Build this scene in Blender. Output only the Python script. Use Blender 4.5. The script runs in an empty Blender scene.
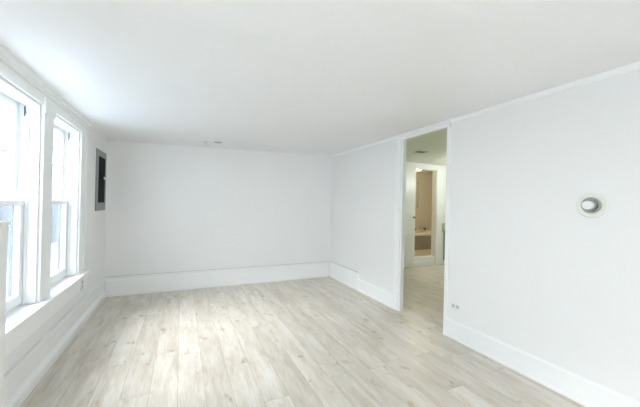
import bpy, bmesh, math, random
from mathutils import Vector, Matrix
random.seed(4)
sc = bpy.context.scene
COL = sc.collection

# ------------------------------------------------------------------ camera
YAW, PITCH, ROLL, FPX, EYE = 0.4364, 0.0034, -0.0216, 296.0, 1.4
def cam_axes():
    f = Vector((math.sin(YAW), math.cos(YAW), 0)); r = Vector((math.cos(YAW), -math.sin(YAW), 0)); u = Vector((0, 0, 1))
    f2 = f*math.cos(PITCH) + u*math.sin(PITCH); u2 = -f*math.sin(PITCH) + u*math.cos(PITCH)
    return r*math.cos(ROLL) - u2*math.sin(ROLL), u2*math.cos(ROLL) + r*math.sin(ROLL), f2
cr, cu, cf = cam_axes()
cd = bpy.data.cameras.new('camera'); cam = bpy.data.objects.new('camera', cd); COL.objects.link(cam)
M = Matrix((cr, cu, -cf)).transposed().to_4x4(); M.translation = (0, 0, EYE)
cam.matrix_world = M
cd.sensor_fit = 'HORIZONTAL'; cd.sensor_width = 36; cd.lens = 36*FPX/640; cd.clip_start = 0.02
sc.camera = cam

# ------------------------------------------------------------------ light and exposure
sc.view_settings.view_transform = 'Standard'; sc.view_settings.look = 'None'
sc.view_settings.gamma = 1; sc.view_settings.use_curve_mapping = False
sc.view_settings.exposure = 0.36
sc.cycles.max_bounces = 16; sc.cycles.diffuse_bounces = 12; sc.cycles.glossy_bounces = 5
sc.cycles.transparent_max_bounces = 12; sc.cycles.sample_clamp_indirect = 6
w = bpy.data.worlds.new('overcast_sky'); sc.world = w; w.use_nodes = True
bg = w.node_tree.nodes['Background']; bg.inputs[0].default_value = (0.84, 0.94, 1.0, 1); bg.inputs[1].default_value = 8.2
sl = bpy.data.lights.new('hazy_sun', 'SUN'); sl.energy = 13.0; sl.angle = math.radians(46); sl.color = (1, .985, .96)
so = bpy.data.objects.new('hazy_sun', sl); COL.objects.link(so)
so.rotation_euler = Vector((1.0, .24, -1.02)).to_track_quat('-Z', 'Y').to_euler()

def area(name, loc, rot, sx, sy, power, color=(1, 1, 1), portal=False):
    l = bpy.data.lights.new(name, 'AREA'); l.shape = 'RECTANGLE'; l.size = sx; l.size_y = sy; l.energy = power; l.color = color
    l.cycles.is_portal = portal
    o = bpy.data.objects.new(name, l); COL.objects.link(o); o.location = loc; o.rotation_euler = rot
    return o
PI = math.pi
XL, XR, YB = -0.995, 2.662, 5.186
RT = .05
YF = -2.8                       # wall behind the camera
# daylight through the two seen windows and the added side and rear openings (portals only guide the sky light)
area('portal_window_near', (XL-.2, 2.585, 1.36), (0, -PI/2, 0), 1.52, .77, 1, portal=True)
area('portal_window_far', (XL-.2, 3.545, 1.36), (0, -PI/2, 0), 1.52, .75, 1, portal=True)
area('portal_fill_side', (XL-.2, -0.3, 1.36), (0, -PI/2, 0), 1.52, 1.4, 1, portal=True)
area('portal_fill_rear', (.85, YF-.2, 1.32), (PI/2, 0, 0), 1.9, 1.65, 1, portal=True)

# ------------------------------------------------------------------ helpers
def new_mat(name, color, rough=.5, metal=0., spec=.5, bump=0., bscale=40., bdist=.002, var=0., vscale=3., stretch=(1,1,1)):
    m = bpy.data.materials.new(name); m.use_nodes = True
    nt = m.node_tree; N = nt.nodes; L = nt.links; b = N['Principled BSDF']
    b.inputs['Base Color'].default_value = (*color, 1); b.inputs['Roughness'].default_value = rough
    b.inputs['Metallic'].default_value = metal; b.inputs['Specular IOR Level'].default_value = spec
    tc = N.new('ShaderNodeTexCoord'); mp = N.new('ShaderNodeMapping'); mp.inputs['Scale'].default_value = stretch
    L.new(tc.outputs['Object'], mp.inputs[0])
    nz = N.new('ShaderNodeTexNoise'); nz.inputs['Scale'].default_value = vscale; nz.inputs['Detail'].default_value = 3
    L.new(mp.outputs[0], nz.inputs[0])
    mx = N.new('ShaderNodeMix'); mx.data_type = 'RGBA'
    mx.inputs[6].default_value = (*[c*(1-var) for c in color], 1); mx.inputs[7].default_value = (*[min(1, c*(1+var)) for c in color], 1)
    L.new(nz.outputs[0], mx.inputs[0]); L.new(mx.outputs[2], b.inputs['Base Color'])
    if bump:
        n2 = N.new('ShaderNodeTexNoise'); n2.inputs['Scale'].default_value = bscale; n2.inputs['Detail'].default_value = 4
        L.new(mp.outputs[0], n2.inputs[0])
        bp = N.new('ShaderNodeBump'); bp.inputs['Strength'].default_value = bump; bp.inputs['Distance'].default_value = bdist
        L.new(n2.outputs[0], bp.inputs['Height']); L.new(bp.outputs[0], b.inputs['Normal'])
    return m

def emit_mat(name, color, s):
    m = bpy.data.materials.new(name); m.use_nodes = True
    b = m.node_tree.nodes['Principled BSDF']; b.inputs['Base Color'].default_value = (*color, 1)
    b.inputs['Emission Color'].default_value = (*color, 1); b.inputs['Emission Strength'].default_value = s
    return m

def glass_mat():
    m = bpy.data.materials.new('window_glass'); m.use_nodes = True
    nt = m.node_tree; N = nt.nodes; L = nt.links; N.remove(N['Principled BSDF'])
    t = N.new('ShaderNodeBsdfTransparent'); t.inputs[0].default_value = (.97, .985, 1, 1)
    g = N.new('ShaderNodeBsdfGlossy'); g.inputs['Roughness'].default_value = .02
    lw = N.new('ShaderNodeLayerWeight'); lw.inputs[0].default_value = .5
    pw = N.new('ShaderNodeMath'); pw.operation = 'POWER'; pw.inputs[1].default_value = 5; L.new(lw.outputs['Facing'], pw.inputs[0])
    ad = N.new('ShaderNodeMath'); ad.operation = 'MULTIPLY_ADD'; ad.inputs[1].default_value = .9; ad.inputs[2].default_value = .03; L.new(pw.outputs[0], ad.inputs[0])
    mx = N.new('ShaderNodeMixShader'); L.new(ad.outputs[0], mx.inputs[0]); L.new(t.outputs[0], mx.inputs[1]); L.new(g.outputs[0], mx.inputs[2])
    L.new(mx.outputs[0], N['Material Output'].inputs[0])
    return m

def screen_mat():
    m = bpy.data.materials.new('insect_screen_mesh'); m.use_nodes = True
    nt = m.node_tree; N = nt.nodes; L = nt.links; N.remove(N['Principled BSDF'])
    t = N.new('ShaderNodeBsdfTransparent'); d = N.new('ShaderNodeBsdfDiffuse'); d.inputs[0].default_value = (.22, .24, .27, 1)
    mx = N.new('ShaderNodeMixShader'); mx.inputs[0].default_value = .34
    L.new(t.outputs[0], mx.inputs[1]); L.new(d.outputs[0], mx.inputs[2]); L.new(mx.outputs[0], N['Material Output'].inputs[0])
    return m

def floor_mat():
    """whitish oak planks running along Y, staggered, with grain and knots"""
    m = bpy.data.materials.new('pale_oak_planks'); m.use_nodes = True
    nt = m.node_tree; N = nt.nodes; L = nt.links; b = N['Principled BSDF']
    tc = N.new('ShaderNodeTexCoord'); sp = N.new('ShaderNodeSeparateXYZ'); L.new(tc.outputs['Object'], sp.inputs[0])
    def math_(op, a, v=None, c=None):
        n = N.new('ShaderNodeMath'); n.operation = op
        for i, q in enumerate((a, v, c)):
            if q is None: continue
            if isinstance(q, (int, float)): n.inputs[i].default_value = q
            else: L.new(q, n.inputs[i])
        return n.outputs[0]
    W, LEN = .185, 1.7
    xr = math_('DIVIDE', sp.outputs[0], W); row = math_('FLOOR', xr)
    wn = N.new('ShaderNodeTexWhiteNoise'); wn.noise_dimensions = '1D'; L.new(row, wn.inputs['W'])
    yr = math_('ADD', math_('DIVIDE', sp.outputs[1], LEN), math_('MULTIPLY', wn.outputs['Value'], 7.3))
    colm = math_('FLOOR', yr)
    cid = N.new('ShaderNodeCombineXYZ'); L.new(row, cid.inputs[0]); L.new(colm, cid.inputs[1])
    pw = N.new('ShaderNodeTexWhiteNoise'); pw.noise_dimensions = '3D'; L.new(cid.outputs[0], pw.inputs['Vector'])
    # plank-shifted grain coordinates
    gx = N.new('ShaderNodeCombineXYZ')
    L.new(math_('ADD', math_('MULTIPLY', sp.outputs[0], 1.0), math_('MULTIPLY', pw.outputs['Value'], 31.)), gx.inputs[0])
    L.new(math_('ADD', sp.outputs[1], math_('MULTIPLY', pw.outputs['Value'], 57.)), gx.inputs[1])
    def noise(scale, det, sx, sy, dist=0.):
        mp = N.new('ShaderNodeMapping'); mp.inputs['Scale'].default_value = (sx, sy, 1); L.new(gx.outputs[0], mp.inputs[0])
        n = N.new('ShaderNodeTexNoise'); n.inputs['Scale'].default_value = scale; n.inputs['Detail'].default_value = det
        n.inputs['Distortion'].default_value = dist; L.new(mp.outputs[0], n.inputs[0]); return n.outputs[0]
    fine = noise(16, 5, 6, .5); broad = noise(3.4, 5, 3.4, .55, .5); knot = noise(5.5, 2, 1.9, 1.0, .2)
    def ramp(fac, stops):
        r = N.new('ShaderNodeValToRGB'); e = r.color_ramp.elements
        e[0].position, e[0].color = stops[0][0], (*stops[0][1], 1); e[1].position, e[1].color = stops[-1][0], (*stops[-1][1], 1)
        for p, c in stops[1:-1]:
            q = e.new(p); q.color = (*c, 1)
        L.new(fac, r.inputs[0]); return r.outputs[0]
    def mix(f, a, bb, mode='MIX'):
        n = N.new('ShaderNodeMix'); n.data_type = 'RGBA'; n.blend_type = mode
        if isinstance(f, (int, float)): n.inputs[0].default_value = f
        else: L.new(f, n.inputs[0])
        L.new(a, n.inputs[6]); L.new(bb, n.inputs[7]); return n.outputs[2]
    base = ramp(broad, [(.22, FL[0]), (.5, FL[1]), (.76, FL[2])])
    tone = ramp(pw.outputs['Value'], [(0, (.88, .87, .85)), (.5, (.96, .96, .955)), (1, (1.0, 1.0, 1.0))])
    c = mix(1.0, base, tone, 'MULTIPLY')
    g = ramp(fine, [(.32, (.87, .855, .83)), (.6, (1, 1, 1))]); c = mix(1.0, c, g, 'MULTIPLY')
    k = ramp(knot, [(.63, (1, 1, 1)), (.69, (.86, .81, .75)), (.77, (.64, .56, .48))]); c = mix(1.0, c, k, 'MULTIPLY')
    # seams
    fx = math_('FRACT', xr); fy = math_('FRACT', yr)
    ex = math_('MINIMUM', fx, math_('SUBTRACT', 1.0, fx)); ey = math_('MINIMUM', fy, math_('SUBTRACT', 1.0, fy))
    sx_ = math_('LESS_THAN', ex, .0012/W); sy_ = math_('LESS_THAN', ey, .0012/LEN); seam = math_('MAXIMUM', sx_, sy_)
    dk = N.new('ShaderNodeRGB'); dk.outputs[0].default_value = (.30, .25, .20, 1)
    c = mix(math_('MULTIPLY', seam, .8), c, dk.outputs[0])
    L.new(c, b.inputs['Base Color'])
    b.inputs['Roughness'].default_value = .36; b.inputs['Specular IOR Level'].default_value = .5
    bp = N.new('ShaderNodeBump'); bp.inputs['Strength'].default_value = .25; bp.inputs['Distance'].default_value = .001
    L.new(fine, bp.inputs['Height']); L.new(bp.outputs[0], b.inputs['Normal'])
    return m

FL = [(.56, .495, .405), (.70, .65, .575), (.80, .775, .73)]
wall_m = new_mat('matte_white_wall_paint', (.848, .846, .843), .55, bump=.12, bscale=7, bdist=.01, var=.012, vscale=1.5)
ceil_m = new_mat('soft_white_ceiling_paint', (.835, .836, .84), .42, bump=.7, bscale=.9, bdist=.06, var=.01, vscale=1.2, stretch=(.35, 1.6, 1))
trim_m = new_mat('satin_white_trim_paint', (.88, .885, .885), .32, bump=.05, bscale=30, var=.01)
sash_m = new_mat('white_window_sash', (.88, .89, .90), .3)
floor_m = floor_mat()
plastic = new_mat('white_plastic', (.82, .82, .80), .35)
slotm = new_mat('dark_slots', (.08, .08, .08), .5)
steel = new_mat('grey_painted_steel', (.27, .29, .29), .45, metal=.3, var=.05)
darkp = new_mat('dark_panel_recess', (.006, .009, .010), .6, spec=.06)  # near-black colour standing in for shade inside the panel recess
chrome = new_mat('brushed_chrome', (.75, .75, .76), .22, metal=1)
brass = new_mat('dull_knob_metal', (.45, .42, .37), .35, metal=1)
cream = new_mat('cream_enamel', (.80, .81, .73), .35)
greym = new_mat('dial_grey', (.40, .40, .38), .4, metal=.4)
glass = glass_mat(); screen = screen_mat()
hallw = new_mat('cool_white_hall_paint', (.82, .85, .80), .5, var=.01)
hallc = new_mat('hall_ceiling_paint', (.80, .83, .74), .6, var=.01)
beige = new_mat('beige_bath_wall', (.56, .525, .42), .5, var=.03)
tubg = new_mat('grey_tub_panel', (.33, .315, .27), .45, var=.06, stretch=(6, 1, 1))
tubw = new_mat('white_tub_enamel', (.80, .76, .68), .2)
tanf = new_mat('tan_bath_floor_tile', (.50, .42, .32), .4, var=.08)
fence_m = new_mat('weathered_blue_grey_boards', (.13, .138, .15), .8, bump=.4, bscale=20, var=.25, vscale=5, stretch=(1, 4, .6))
ground_m = new_mat('pale_gravel', (.50, .57, .66), .9, var=.2, vscale=14, bump=.4, bscale=50)
lampm = emit_mat('warm_lamp_glass', (1.0, .90, .74), 5)
lamph = emit_mat('hall_fill_glass', (.97, 1, .93), 5)

def add_box(bm, a, b):
    x0, x1 = sorted((a[0], b[0])); y0, y1 = sorted((a[1], b[1])); z0, z1 = sorted((a[2], b[2]))
    v = [bm.verts.new(p) for p in ((x0,y0,z0),(x1,y0,z0),(x1,y1,z0),(x0,y1,z0),(x0,y0,z1),(x1,y0,z1),(x1,y1,z1),(x0,y1,z1))]
    for f in ((3,2,1,0),(4,5,6,7),(0,1,5,4),(1,2,6,5),(2,3,7,6),(3,0,4,7)): bm.faces.new([v[i] for i in f])
    return v
def link(name, bm, mat, parent=None, bevel=0., seg=2, smooth=False, loc=None):
    bmesh.ops.recalc_face_normals(bm, faces=bm.faces)
    me = bpy.data.meshes.new(name); 
    if loc is not None: bmesh.ops.translate(bm, verts=bm.verts, vec=-Vector(loc))
    bm.to_mesh(me); bm.free()
    if smooth:
        for p in me.polygons: p.use_smooth = True
    me.materials.append(mat)
    o = bpy.data.objects.new(name, me); COL.objects.link(o)
    if loc is not None: o.location = loc
    if parent: 
        o.parent = parent
        if loc is None: o.location = -Vector(parent.location) if parent.parent is None else (0,0,0)
        else: o.location = Vector(loc) - Vector(parent.location)
    if bevel:
        md = o.modifiers.new('bevel', 'BEVEL'); md.width = bevel; md.segments = seg; md.limit_method = 'ANGLE'
    return o
def boxes(name, lst, mat, parent=None, bevel=0., seg=2):
    bm = bmesh.new()
    for a, b in lst: add_box(bm, a, b)
    return link(name, bm, mat, parent, bevel, seg)
def prism(name, prof, axis, t0, t1, mat, parent=None, bevel=0.):
    """extrude a closed profile; axis 'y' : prof = (x,z), axis 'x' : prof = (y,z); t0/t1 may be functions"""
    bm = bmesh.new(); rings = []
    for t in (t0, t1):
        ring = []
        for p in prof:
            ring.append(bm.verts.new((p[0], t, p[1]) if axis == 'y' else (t, p[0], p[1])))
        rings.append(ring)
    n = len(prof); bm.faces.new(rings[0]); bm.faces.new(rings[1][::-1])
    for i in range(n): bm.faces.new((rings[0][i], rings[1][i], rings[1][(i+1) % n], rings[0][(i+1) % n]))
    return link(name, bm, mat, parent, bevel)
def lathe(name, prof, center, axis, mat, parent=None, n=40, smooth=True):
    """prof: (radius, height along axis)"""
    ax = Vector(axis).normalized(); t = ax.orthogonal().normalized(); s = ax.cross(t); c = Vector(center)
    bm = bmesh.new(); rings = []
    for r, h in prof:
        if r < 1e-6: rings.append([bm.verts.new(c+ax*h)])
        else: rings.append([bm.verts.new(c+ax*h+(t*math.cos(2*PI*i/n)+s*math.sin(2*PI*i/n))*r) for i in range(n)])
    for a, b in zip(rings, rings[1:]):
        if len(a) == 1 and len(b) == 1: continue
        for i in range(n):
            j = (i+1) % n
            if len(a) == 1: bm.faces.new((a[0], b[i], b[j]))
            elif len(b) == 1: bm.faces.new((a[i], b[0], a[j]))
            else: bm.faces.new((a[i], b[i], b[j], a[j]))
    if len(rings[0]) > 1: bm.faces.new(rings[0])
    if len(rings[-1]) > 1: bm.faces.new(rings[-1][::-1])
    o = link(name, bm, mat, parent, smooth=smooth)
    if smooth:
        md = o.modifiers.new('edges', 'EDGE_SPLIT'); md.split_angle = math.radians(35)
    return o
def tube(name, pts, r, mat, parent=None, n=12):
    bm = bmesh.new(); rings = []
    P = [Vector(p) for p in pts]
    for i, p in enumerate(P):
        d = (P[min(i+1, len(P)-1)] - P[max(i-1, 0)]).normalized(); t = d.orthogonal().normalized()
        if i: 
            t = (tp - d*tp.dot(d)).normalized()
        tp = t; s = d.cross(t)
        rings.append([bm.verts.new(p+(t*math.cos(2*PI*k/n)+s*math.sin(2*PI*k/n))*r) for k in range(n)])
    for a, b in zip(rings, rings[1:]):
        for k in range(n): bm.faces.new((a[k], b[k], b[(k+1) % n], a[(k+1) % n]))
    bm.faces.new(rings[0]); bm.faces.new(rings[-1][::-1])
    return link(name, bm, mat, parent, smooth=True)
def empty(name, loc):
    o = bpy.data.objects.new(name, None); COL.objects.link(o); o.location = loc; o.empty_display_size = .05; return o
def struct(o, label=None):
    o['kind'] = 'structure'
    if label: o['label'] = label
    return o
def thing(o, label, cat, group=None):
    o['label'] = label; o['category'] = cat
    if group: o['group'] = group
    return o

# ------------------------------------------------------------------ room shell
ZL, ZR = 2.262, 2.364            # the old ceiling sags towards the windows
struct(boxes('floor', [((XL-.3, YF-.3, -.12), (6.6, 5.3, 0))], floor_m), 'pale whitish oak plank floor running into the hall')
bm = bmesh.new()
for_x = [(XL-.3, ZL-.3*(ZR-ZL)/(XR-XL)), (XR+.02, ZR+.02*(ZR-ZL)/(XR-XL))]
vs = []
for x, z in for_x:
    for y in (YF-.3, YB+.13):
        for dz in (0, .15): vs.append(bm.verts.new((x, y, z+dz)))
for f in ((0,2,3,1),(4,5,7,6),(0,1,5,4),(2,6,7,3),(1,3,7,5),(0,4,6,2)): bm.faces.new([vs[i] for i in f])
struct(link('ceiling', bm, ceil_m), 'smooth low white ceiling with faint plaster undulation')
TH = .165; WZ0, WZ1 = .59, 2.125
W1 = (2.20, 2.975); W2 = (3.165, 3.925); W3 = (-.8, .3)  # the last opening is unseen, added for fill light
struct(boxes('wall_left', [((XL-TH, YF-.3, 0), (XL, YB+.13, WZ0)), ((XL-TH, YF-.3, WZ1), (XL, YB+.13, 2.40)),
    ((XL-TH, YF-.3, WZ0), (XL, W3[0], WZ1)), ((XL-TH, W3[1], WZ0), (XL, W1[0], WZ1)),
    ((XL-TH, W1[1], WZ0), (XL, W2[0], WZ1)), ((XL-TH, W2[1], WZ0), (XL, YB+.13, WZ1))], wall_m), 'white window wall on the left')
struct(boxes('wall_back', [((XL, YB, 0), (XR+RT, YB+.13, 2.42))], wall_m), 'blank white end wall')
DO = (2.38, 3.12); OZ = 2.30
struct(boxes('wall_right', [((XR, YF-.3, 0), (XR+RT, DO[0], 2.42)), ((XR, DO[1], 0), (XR+RT, YB, 2.42)), ((XR, DO[0], OZ), (XR+RT, DO[1], 2.42))], wall_m), 'white wall on the right with the tall hall opening')
RX = (.45, 1.35)  # unseen rear opening, added and sized for fill light
struct(boxes('wall_rear', [((XL, YF-.26, 0), (XR, YF, .5)), ((XL, YF-.26, 2.15), (XR, YF, 2.5)), ((XL, YF-.26, .5), (RX[0], YF, 2.15)), ((RX[1], YF-.26, .5), (XR, YF, 2.15))], wall_m), 'white wall behind the viewer')

# baseboards: plinth with a stepped cap
def bb_profile(s, base, top):     # s = +1 wall to the low side of x
    return [(base, 0), (base+s*.030, 0), (base+s*.030, .035), (base+s*.022, .05), (base+s*.020, top-.055), (base+s*.013, top-.045),
            (base+s*.013, top-.018), (base+s*.024, top-.012), (base+s*.024, top), (base, top)]
struct(prism('baseboard_left', [(XL, 0), (XL+.036, 0), (XL+.036, .065), (XL+.014, .095), (XL+.006, .10), (XL+.006, .205), (XL+.016, .225), (XL+.016, .268), (XL+.022, .275), (XL+.022, .285), (XL, .285)], 'y', YF, YB, trim_m), 'tall stepped white baseboard under the windows')
struct(prism('baseboard_back', [(p[0], p[1]) for p in bb_profile(-1, YB, .285)], 'x', XL+.03, XR-.03, trim_m), 'tall stepped white baseboard on the end wall')
o = prism('baseboard_right', bb_profile(-1, XR, .295), 'y', 4.13, YB, trim_m); struct(o, 'tall capped white baseboard in the far right corner')
low = [(XR, 0), (XR-.026, 0), (XR-.026, .02), (XR-.018, .03), (XR-.018, .175), (XR-.010, .188), (XR, .19)]
struct(prism('baseboard_right', low, 'y', 3.235, 4.13, trim_m), 'lower plain white baseboard left of the hall opening')
struct(prism('baseboard_right', low, 'y', YF, DO[0]-.0, trim_m), 'lower plain white baseboard right of the hall opening')

# strips that paint in gap shade atop tall boards and under the apron
gap_shade = new_mat('beige_gap_shade', (.50, .49, .42), .7, var=.1, vscale=6)
struct(boxes('trim_13', [((XL+.022, YB-.016, .285), (XR-.024, YB-.001, .2885))], gap_shade), 'beige strip painted as the dark gap on top of the end wall baseboard')
struct(boxes('trim_13', [((XR-.016, 4.13, .295), (XR-.001, YB-.016, .2985))], gap_shade), 'beige strip painted as the dark gap on top of the far right baseboard')
struct(boxes('trim_13', [((XL, 1.99, .422), (XL+.044, 4.08, .4295))], gap_shade), 'beige strip painted as the shade line under the window apron')
# crown and casing trims
zc = lambda x: ZL + (x-XL)*(ZR-ZL)/(XR-XL)
struct(prism('trim_1', [(XL, zc(XL)-.085), (XL+.014, zc(XL)-.085), (XL+.014, zc(XL)-.060), (XL+.034, zc(XL)-.060), (XL+.034, zc(XL)-.030), (XL+.052, zc(XL)-.030), (XL+.054, zc(XL)+.001), (XL, zc(XL))], 'y', YF, 4.13, trim_m), 'stepped white crown moulding above the windows')
struct(prism('trim_2', [(XR, zc(XR)-.045), (XR-.010, zc(XR)-.045), (XR-.013, zc(XR)-.032), (XR-.026, zc(XR)-.012), (XR-.028, zc(XR)), (XR, zc(XR))], 'y', YF, DO[0]-.045, trim_m), 'narrow white crown strip on the right wall')
struct(prism('trim_2', [(XR, zc(XR)-.028), (XR-.008, zc(XR)-.028), (XR-.014, zc(XR)), (XR, zc(XR))], 'y', DO[1]+.115, YB, trim_m), 'thin white crown strip beyond the hall opening')
# window casing: jamb boards, mullion face, header board
struct(boxes('trim_3', [((XL, W2[1], .60), (XL+.018, 4.115, 2.18)), ((XL+.018, 4.07, .60), (XL+.028, 4.115, 2.18))], trim_m, bevel=.003), 'white casing at the far side of the windows')
struct(boxes('trim_4', [((XL, W1[1], .60), (XL+.02, W2[0], 2.06)), ((XL, W1[1]-.004, 2.06), (XL+.028, W2[0]+.004, 2.18))], trim_m, bevel=.003), 'white mullion casing between the two windows')
struct(boxes('trim_5', [((XL, 1.95, WZ1), (XL+.018, W1[1]-.006, 2.18)), ((XL, W2[0]+.006, WZ1), (XL+.018, W2[1], 2.18)), ((XL, 1.95, .6), (XL+.018, W1[0], WZ1))], trim_m, bevel=.002), 'white header casing over the windows')
# window stool (sill) and apron
st = struct(boxes('trim_6', [((XL, 1.99, .565), (XL+.072, 4.17, .600)), ((XL-.07, W1[0]+.002, .591), (XL, W1[1]-.002, .597)), ((XL-.07, W2[0]+.002, .591), (XL, W2[1]-.002, .597))], trim_m, bevel=.005), 'deep white window stool running under both windows')
struct(boxes('trim_7', [((XL, 1.99, .43), (XL+.052, 4.10, .565))], trim_m, bevel=.003), 'white apron board below the window stool')

# hall opening casing
struct(boxes('trim_8', [((XR-.022, 3.135, 0), (XR, 3.235, OZ-.013)), ((XR-.030, 3.20, 0), (XR-.022, 3.235, OZ-.013)), ((XR-.006, 3.115, 0), (XR+RT+.004, 3.135, OZ-.002))], trim_m, bevel=.003), 'white casing and jamb on the far side of the hall opening')
struct(boxes('trim_9', [((XR-.009, DO[0]-.045, 0), (XR, DO[0]-.001, OZ-.013)), ((XR-.006, DO[0]-.0, 0), (XR+RT+.004, DO[0]+.012, OZ))], trim_m, bevel=.003), 'white casing on the near side of the hall opening')
struct(boxes('trim_10', [((XR-.022, DO[0]-.045, OZ-.012), (XR, 3.235, zc(XR)-.03)), ((XR-.036, DO[0]-.045, zc(XR)-.03), (XR, 3.235, zc(XR)-.0015)), ((XR-.006, DO[0]+.012, OZ-.008), (XR+RT+.004, 3.115, OZ))], trim_m, bevel=.003), 'white head casing over the hall opening')

# ------------------------------------------------------------------ windows (double hung)
def sash(parent, y0, y1, z0, z1, xf, name, muntins, bot):
    xb = xf-.036
    st_ = .052
    L = [((xb, y0, z0), (xf, y0+st_, z1)), ((xb, y1-st_, z0), (xf, y1, z1)),
         ((xb, y0+st_, z0), (xf, y1-st_, z0+bot)), ((xb, y0+st_, z1-.040), (xf, y1-st_, z1))]
    s = boxes(name, L, sash_m, parent, bevel=.003)
    if muntins:
        ym, zm = (y0+y1)/2, (z0+bot+z1-.04)/2
        m = boxes('muntin', [((xb+.008, ym-.009, z0+bot), (xf-.006, ym+.009, z1-.04)), ((xb+.008, y0+st_, zm-.009), (xf-.006, y1-st_, zm+.009))], sash_m)
        m.parent = s
        m.location = (0, 0, 0)
    xm = (xf+xb)/2-.004
    p = boxes('pane', [((xm, y0+st_-.004, z0+bot-.004), (xm+.004, y1-st_+.004, z1-.036))], glass)
    p.parent = s; p.location = (0, 0, 0)
    return s
def window(idx, y0, y1, z0=.60, z1=WZ1, lock=True):
    r = struct(empty('window_%d' % idx, (XL-.1, (y0+y1)/2, z0)))
    r['label'] = {1: 'near white double-hung window beside the half wall', 2: 'far white double-hung window right of the mullion'}.get(idx, 'window outside the view')
    xi = XL-.075
    g = .006
    # jamb liners, head and outer sill
    boxes('window_frame', [((XL-TH+.01, y0, z0), (XL-.002, y0+.016, z1)), ((XL-TH+.01, y1-.016, z0), (XL-.002, y1, z1)), ((XL-TH+.01, y0+.016, z1-.02), (XL-.002, y1-.016, z1)),
        ((xi-.001, y0+.016, z0), (xi+.016, y0+.016+.010, z1-.02)), ((xi-.001, y1-.026, z0), (xi+.016, y1-.016, z1-.02)),
        ((XL-TH-.04, y0, z0-.01), (xi-.04, y1, z0+.012))], sash_m, r, bevel=.002)
    zm = 1.385
    ls = sash(r, y0+.020, y1-.020, z0+.012, zm, xi-.003, 'lower_sash', False, .075)
    us = sash(r, y0+.020, y1-.020, zm-.038, z1-.022, xi-.043, 'upper_sash', True, .038)
    boxes('insect_screen', [((XL-TH+.018, y0+.034, z0+.030), (XL-TH+.020, y1-.034, zm-.018))], screen, r)
    boxes('screen_frame', [((XL-TH+.011, y0+.016, z0+.012), (XL-TH+.028, y0+.034, zm)), ((XL-TH+.011, y1-.034, z0+.012), (XL-TH+.028, y1-.016, zm)),
        ((XL-TH+.011, y0+.034, zm-.018), (XL-TH+.028, y1-.034, zm)), ((XL-TH+.011, y0+.034, z0+.012), (XL-TH+.028, y1-.034, z0+.030))], steel, r)
    if lock:
        boxes('sash_lock', [((xi-.034, (y0+y1)/2-.03, zm), (xi-.008, (y0+y1)/2+.03, zm+.012)), ((xi-.026, (y0+y1)/2-.008, zm+.012), (xi-.014, (y0+y1)/2+.03, zm+.02))], plastic, r, bevel=.003)
    return r
window(1, *W1); window(2, *W2)
# unseen windows added behind the viewer as fill light
w3 = struct(empty('window_3', (XL-.1, -.3, .6)), 'unseen side window added behind the viewer for fill light')
boxes('window_frame', [((XL-.2, W3[0], WZ0), (XL-.1, W3[0]+.05, WZ1)), ((XL-.2, W3[1]-.05, WZ0), (XL-.1, W3[1], WZ1)), ((XL-.2, -.325, WZ0), (XL-.1, -.275, WZ1)), ((XL-.2, W3[0]+.05, WZ0), (XL-.1, W3[1]-.05, WZ0+.05)), ((XL-.2, W3[0]+.05, WZ1-.05), (XL-.1, W3[1]-.05, WZ1))], sash_m, w3)
w4 = struct(empty('window_4', (.85, YF-.1, .6)), 'unseen rear window added behind the viewer for fill light')
boxes('window_frame', [((RX[0], YF-.2, .5), (RX[0]+.05, YF-.1, 2.15)), ((RX[1]-.05, YF-.2, .5), (RX[1], YF-.1, 2.15)), ((.825, YF-.2, .5), (.875, YF-.1, 2.15)), ((RX[0]+.05, YF-.2, .5), (RX[1]-.05, YF-.1, .55)), ((RX[0]+.05, YF-.2, 2.10), (RX[1]-.05, YF-.1, 2.15))], sash_m, w4)

# cord cleats on the far jamb of each window
darkmetal = new_mat('dark_cleat_metal', (.10, .10, .11), .4, metal=.5)
def cleat(y, label):
    c = thing(empty('blind_cord_cleat', (XL-.082, y, 2.045)), label, 'cleat', 'cord cleats on the window jambs')
    boxes('mounting_plate', [((XL-.094, y-.004, 2.008), (XL-.070, y, 2.078))], plastic, c, bevel=.0015)
    tube('hook', [(XL-.082, y-.004, 2.045), (XL-.082, y-.020, 2.046), (XL-.081, y-.025, 2.060), (XL-.080, y-.027, 2.078), (XL-.082, y-.022, 2.086)], .0045, darkmetal, c, 8)
    tube('lever', [(XL-.082, y-.020, 2.044), (XL-.081, y-.025, 2.030), (XL-.081, y-.027, 2.012)], .004, darkmetal, c, 8)
cleat(W1[1]-.016, 'small grey cord cleat high on the jamb of the window nearer the half wall')
cleat(W2[1]-.016, 'small grey cord cleat high on the jamb of the window nearer the electrical panel')

# half wall stub at the left edge
struct(boxes('wall_stub', [((XL, 1.62, 0), (-.776, 1.98, 1.268)), ((XL, 1.612, 1.268), (-.770, 1.987, 1.284))], wall_m, bevel=.003), 'white half wall jutting out at the left edge')

# ------------------------------------------------------------------ outdoors
struct(boxes('ground', [((-30, -30, -.6), (XL-.31, 50, -.5))], ground_m), 'pale ground outside the windows')
fl = []
y = -4.
fx = -5.0
while y < 34:
    wv = .14+.03*random.random()
    fl.append(((fx-.02-.02*random.random(), y, -.5), (fx+.012*random.random(), y+wv, 1.27+.012*random.random())))
    y += wv+.012
bm = bmesh.new()
for a, b in fl: add_box(bm, a, b)
fe = thing(empty('board_fence', (fx, 5, -.5)), 'blue-grey vertical board fence seen outside through the lower window sashes', 'fence')
link('boards', bm, fence_m, fe)
boxes('rail', [((fx-.09, -4, .0), (fx-.045, 34, .09))], fence_m, fe); boxes('rail', [((fx-.09, -4, 1.0), (fx-.045, 34, 1.09))], fence_m, fe)

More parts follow.
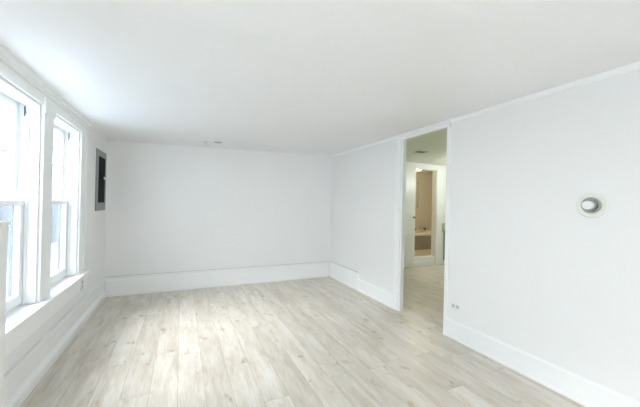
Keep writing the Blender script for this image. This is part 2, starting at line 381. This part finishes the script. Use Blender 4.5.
# ------------------------------------------------------------------ hall and bathroom beyond
HZ = 2.42
HW = 5.30; BX0, BX1 = 4.86, 5.576
struct(boxes('ceiling_hall', [((XR+RT, -.2, HZ), (6.5, HW, HZ+.1))], hallc), 'dim greenish white hall ceiling')
struct(boxes('wall_hall', [((XR+RT, HW, 0), (BX0, HW+.13, HZ+.2)), ((BX1, HW, 0), (7.9, HW+.13, HZ+.2)), ((BX0, HW, 2.29), (BX1, HW+.13, HZ+.2)),
    ((6.4, -.2, 0), (6.5, HW, HZ)), ((XR+RT, -.3, 0), (6.5, -.2, HZ))], hallw), 'white hall walls around the bathroom doorway')
struct(boxes('trim_11', [((BX1, HW-.02, 0), (5.762, HW, 2.29)), ((XR+.3, HW-.024, 2.29), (6.38, HW, HZ-.004)), ((BX1-.012, HW-.006, 0), (BX1, HW+.13, 2.29)), ((BX0, HW-.002, 2.278), (BX1-.012, HW+.13, 2.29))], trim_m, bevel=.003), 'white casing around the bathroom doorway')
struct(boxes('baseboard_hall', [((5.864, HW-.018, 0), (6.38, HW, .10))], trim_m, bevel=.003), 'low white baseboard in the hall')
# sliding door leaf parked left of the bathroom opening
dr = struct(empty('door_1', (4.45, HW-.05, .02)), 'white door leaf left of the bathroom doorway')
boxes('door_panel', [((4.02, HW-.066, .02), (BX0, HW-.028, 2.285))], trim_m, dr, bevel=.003)
for kx in (4.805,):
    kn = lathe('door_knob', [(0, 0), (.022, 0), (.024, .004), (.010, .008), (.009, .03), (.022, .036), (.027, .048), (.022, .062), (0, .066)], (kx, HW-.066, 1.157), (0, -1, 0), brass, dr, 24)
# bathroom
BF = .20
struct(boxes('floor_bathroom', [((4.75, HW+.13, 0), (7.9, 7.2, BF)), ], tanf), 'tan raised bathroom floor')
struct(boxes('trim_12', [((BX0, HW+.0, 0), (BX1-.012, HW+.13, BF+.012)), ((BX0, HW-.02, 0), (BX1-.012, HW, .105))], trim_m, bevel=.004), 'white step riser at the bathroom threshold')
struct(boxes('wall_bathroom', [((4.65, HW+.13, 0), (4.75, 7.3, 2.55)), ((4.75, 7.2, 0), (7.9, 7.3, 2.55)), ((7.8, HW+.13, BF), (7.9, 7.2, 2.55))], beige), 'beige bathroom walls')
struct(boxes('ceiling_bathroom', [((4.65, HW+.13, 2.47), (7.9, 7.3, 2.57))], beige), 'beige bathroom ceiling')
tb = thing(empty('bathtub', (6.5, 6.75, BF)), 'white bathtub with grey front panel in the bathroom beyond the hall', 'bathtub')
TZ = .66
boxes('front_panel', [((5.3, 6.30, BF), (7.79, 6.33, TZ-.07))]+[((xx, 6.292, BF+.03), (xx+.37, 6.30, TZ-.10)) for xx in (5.33, 5.73, 6.13, 6.53, 6.93, 7.33)], tubg, tb, bevel=.003)
# tub shell: rim ring with inner basin
bm = bmesh.new()
o0 = [(5.3, 6.27), (7.79, 6.27), (7.79, 7.19), (5.3, 7.19)]; i0 = [(5.42, 6.37), (7.68, 6.37), (7.68, 7.10), (5.42, 7.10)]; i1 = [(5.6, 6.45), (7.5, 6.45), (7.5, 7.02), (5.6, 7.02)]
def ring(pts, z): return [bm.verts.new((x, y, z)) for x, y in pts]
a = ring(o0, TZ-.07); b = ring(o0, TZ); c = ring(i0, TZ); d = ring(i1, BF+.12)
for p, q in ((a, b), (b, c), (c, d)):
    for k in range(4): bm.faces.new((p[k], p[(k+1) % 4], q[(k+1) % 4], q[k]))
bm.faces.new(d)
link('tub_rim', bm, tubw, tb, bevel=.012, seg=3)
boxes('faucet', [((6.60, 7.02, TZ), (6.90, 7.08, TZ+.05)), ((6.73, 6.88, TZ+.04), (6.77, 7.05, TZ+.065)), ((6.735, 7.03, TZ+.05), (6.765, 7.07, TZ+.16))], chrome, tb, bevel=.004)
sh = thing(empty('shower_slide_bar', (6.77, 7.17, 1.4)), 'thin vertical metal shower bar on the beige bathroom wall', 'shower bar')
tube('bar', [(6.76, 7.165, 1.38), (6.76, 7.165, 2.17)], .008, brass, sh)
boxes('bracket', [((6.745, 7.16, 1.38), (6.775, 7.2, 1.41))], brass, sh); boxes('bracket', [((6.745, 7.16, 2.14), (6.775, 7.2, 2.17))], brass, sh)
# toiletries along the tub edge
for i, (x, y, h, r) in enumerate([(6.62, 7.155-.01, .05, .03), (7.02, 7.14, .06, .035)]):
    lathe_o = lathe('soap_dish', [(0, 0), (r*1.3, 0), (r*1.6, h*.6), (r*1.5, h), (r*1.2, h*.6), (0, h*.5)], (x, y, TZ+.001), (0, 0, 1), slotm, None, 20)
    thing(lathe_o, ['dark soap dish at the left end of the tub ledge', 'dark soap dish right of the tub faucet'][i], 'soap dish', 'dark dishes on the tub ledge')
rd = thing(empty('shower_curtain_rod', (6.5, 6.35, 2.3)), 'bowed metal shower rod across the bathroom ceiling', 'shower rod')
tube('rod', [(5.0+.28*i, 6.42-.28*math.sin(PI*i/10), 2.36) for i in range(11)], .013, brass, rd)
for k, x in ((0, 5.0), (1, 7.8)): lathe('end_flange', [(.035, -.01), (.035, 0), (.02, .015), (.014, .03)], (x, 6.42, 2.36), (1 if k == 0 else -1, 0, 0), brass, rd, 16)
lb = thing(empty('bathroom_ceiling_lamp', (5.72, 6.05, 2.47)), 'small glowing ceiling lamp just inside the bathroom doorway', 'ceiling lamp')
lathe('lamp_base', [(.07, 0), (.07, .015), (.055, .02)], (5.72, 6.05, 2.47), (0, 0, -1), brass, lb, 24)
lathe('lamp_globe', [(.045, .02), (.06, .045), (.055, .08), (.03, .10), (0, .105)], (5.72, 6.05, 2.47), (0, 0, -1), lampm, lb, 24)
pl = bpy.data.lights.new('bathroom_lamp_light', 'POINT'); pl.energy = 26; pl.color = (1, .88, .72); pl.shadow_soft_size = .07
po = bpy.data.objects.new('bathroom_lamp_light', pl); COL.objects.link(po); po.location = (5.72, 6.05, 2.28)
# fill lamp added in the hall (out of sight to the right) and the vent in view
hl = thing(empty('hall_fill_lamp', (5.6, 4.2, HZ)), 'unseen round ceiling lamp added to light the hall near the bathroom doorway', 'ceiling lamp')
lathe('lamp_base', [(.10, 0), (.10, .02), (.085, .025)], (5.6, 4.2, HZ), (0, 0, -1), chrome, hl, 24)
lathe('lamp_globe', [(.085, .025), (.12, .05), (.10, .09), (.05, .11), (0, .115)], (5.6, 4.2, HZ), (0, 0, -1), lamph, hl, 24)
pl = bpy.data.lights.new('hall_fill_light', 'POINT'); pl.energy = 17; pl.color = (.96, 1, .93); pl.shadow_soft_size = .1
po = bpy.data.objects.new('hall_fill_light', pl); COL.objects.link(po); po.location = (5.6, 4.2, 2.02)
vt = thing(empty('ceiling_vent', (3.95, 4.2, HZ)), 'flat pale vent grille on the hall ceiling', 'vent')
boxes('vent_frame', [((3.84, 4.08, HZ-.012), (4.10, 4.10, HZ)), ((3.84, 4.26, HZ-.012), (4.10, 4.28, HZ)), ((3.84, 4.10, HZ-.012), (3.86, 4.26, HZ)), ((4.08, 4.10, HZ-.012), (4.10, 4.26, HZ))], plastic, vt)
boxes('vent_slats', [((3.86, 4.105+.02*i, HZ-.009), (4.08, 4.115+.02*i, HZ-.001)) for i in range(8)], steel, vt)
# switch plate and conduit on hall wall
sw = thing(empty('light_switch', (5.85, HW, .91)), 'tall pale switch plate on the hall wall right of the bathroom doorway', 'light switch')
boxes('switch_plate', [((5.765, HW-.032, .82), (5.865, HW, 1.01))], new_mat('aged_switch_plate', (.50, .52, .42), .4), sw, bevel=.003)
boxes('toggle', [((5.81, HW-.042, .895), (5.824, HW-.032, .935))], plastic, sw)
cn = boxes('wall_conduit', [((5.835, HW-.030, .10), (5.862, HW, .819))], steel, None, bevel=.004)
thing(cn, 'thin grey conduit running down from the hall switch plate', 'conduit')

# ------------------------------------------------------------------ fittings in the room
# electrical panel
ep = thing(empty('electrical_panel', (XL, 4.84, 1.66)), 'tall grey steel electrical panel with a recess painted dark as shade on the left wall', 'electrical panel')
py0, py1, pz0, pz1 = 4.58, 5.09, 1.258, 2.052
boxes('flange', [((XL, py0, pz0), (XL+.012, py1, pz0+.105)), ((XL, py0, pz1-.085), (XL+.012, py1, pz1)), ((XL, py0, pz0+.105), (XL+.012, py0+.10, pz1-.085)), ((XL, py1-.08, pz0+.105), (XL+.012, py1, pz1-.085))], steel, ep, bevel=.002)
pd = boxes('recess_face', [((XL, py0+.10, pz0+.105), (XL+.016, py1-.08, pz1-.085))], darkp, ep, bevel=.003)  # flat near-black face paints in the shaded panel interior
boxes('latch', [((XL+.016, py1-.15, 1.68), (XL+.030, py1-.105, 1.715))], plastic, ep, bevel=.003)

# thermostat
cy_, cz_ = 1.097, 1.436
th = thing(empty('round_thermostat', (XR, cy_, cz_)), 'round silver dial thermostat on a cream wall ring', 'thermostat')
ax = (-1, 0, 0)
lathe('wall_ring', [(.092, 0), (.092, .004), (.086, .010), (.066, .012), (.060, .009), (0, .009)], (XR, cy_, cz_), ax, cream, th, 56)
lathe('dial_base', [(.056, .009), (.056, .020), (.053, .024), (.0, .024)], (XR, cy_, cz_), ax, greym, th, 48)
lathe('dial_ring', [(.044, .024), (.043, .040), (.038, .046), (.031, .046), (.030, .040), (0, .040)], (XR, cy_, cz_), ax, new_mat('dark_dial_ring', (.28, .28, .27), .35, metal=.6), th, 48)
lathe('dial_cap', [(.031, .040), (.030, .074), (.026, .079), (.015, .079), (.013, .076), (0, .076)], (XR, cy_, cz_), ax, new_mat('white_dial_plastic', (.80, .80, .83), .25), th, 40)
bm = bmesh.new()
for i in range(36):
    a = 2*PI*i/36
    if i % 2: continue
    vs_ = add_box(bm, (-.0015, -.0015, 0), (.0015, .0015, .012))
    R_ = Matrix.Rotation(PI/2, 4, 'Y')
    for v in vs_:
        p = v.co.copy(); v.co = Vector((XR-.024-p.z, cy_+math.cos(a)*(.0505)+p.x, cz_+math.sin(a)*(.0505)+p.y))
link('dial_ticks', bm, slotm, th)

# outlets
def outlet(name, origin, u, n, wd, ht, label, sideways=True):
    """u: unit vector along the plate width on the wall, n: wall normal"""
    o_ = Vector(origin); U = Vector(u); Nn = Vector(n); Z = Vector((0, 0, 1))
    def bx(bm, a0, a1, z0, z1, d0, d1):
        p = o_+U*a0+Z*z0+Nn*d0; q = o_+U*a1+Z*z1+Nn*d1; add_box(bm, p, q)
    r = thing(empty(name, origin), label, 'wall outlet')
    bm = bmesh.new(); bx(bm, -wd/2, wd/2, -ht/2, ht/2, 0, .006); link('cover_plate', bm, plastic, r, bevel=.002)
    for s in (-1, 1):
        bm = bmesh.new(); 
        if sideways: bx(bm, s*.027-.019, s*.027+.019, -.017, .017, .006, .009)
        else: bx(bm, -.017, .017, s*.027-.019, s*.027+.019, .006, .009)
        k = link('socket', bm, new_mat('socket_ivory', (.62, .62, .60), .4), r, bevel=.002)
        bm = bmesh.new()
        for t in (-1, 1):
            if sideways: bx(bm, s*.027-.006, s*.027+.006, t*.008-.002, t*.008+.002, .009, .0098)
            else: bx(bm, t*.008-.002, t*.008+.002, s*.027-.006, s*.027+.006, .009, .0098)
        q = link('socket_slots', bm, slotm, None); q.parent = k; q.location = (0, 0, 0)
    return r
outlet('wall_outlet', (XR, 2.235, .348), (0, 1, 0), (-1, 0, 0), .125, .072, 'sideways white outlet low on the right wall beside the hall opening')
outlet('wall_outlet', (XL+.052, 3.90, .497), (0, 1, 0), (1, 0, 0), .075, .115, 'upright white outlet on the apron under the far window', False)
# smoke detector
zd = zc(.38)
sd = thing(empty('smoke_detector', (.40, 4.72, zd)), 'small round white smoke detector on the ceiling near the end wall', 'smoke detector')
lathe('detector_base', [(.068, 0), (.068, .010), (.060, .014), (0, .014)], (.35, 4.74, zd+.001), (.028, 0, -1), plastic, sd, 32)
lathe('detector_cover', [(.058, .013), (.055, .030), (.045, .040), (.02, .044), (0, .044)], (.35, 4.74, zd+.001), (.028, 0, -1), plastic, sd, 32)
lathe('detector_bracket', [(.055, 0), (.055, .006), (0, .008)], (.475, 4.69, zc(.475)), (.028, 0, -1), greym, sd, 24)
# two small screws high on the right wall
for z, lb_ in ((1.655, 'tiny screw in the right wall, upper of two above the thermostat'), (1.60, 'tiny screw in the right wall, lower of two above the thermostat')):
    s_ = lathe('wall_screw', [(.005, 0), (.005, .002), (.003, .004), (0, .0045)], (XR, .905, z), (-1, 0, 0), plastic, None, 12)
    thing(s_, lb_, 'screw', 'tiny screws right of the thermostat')
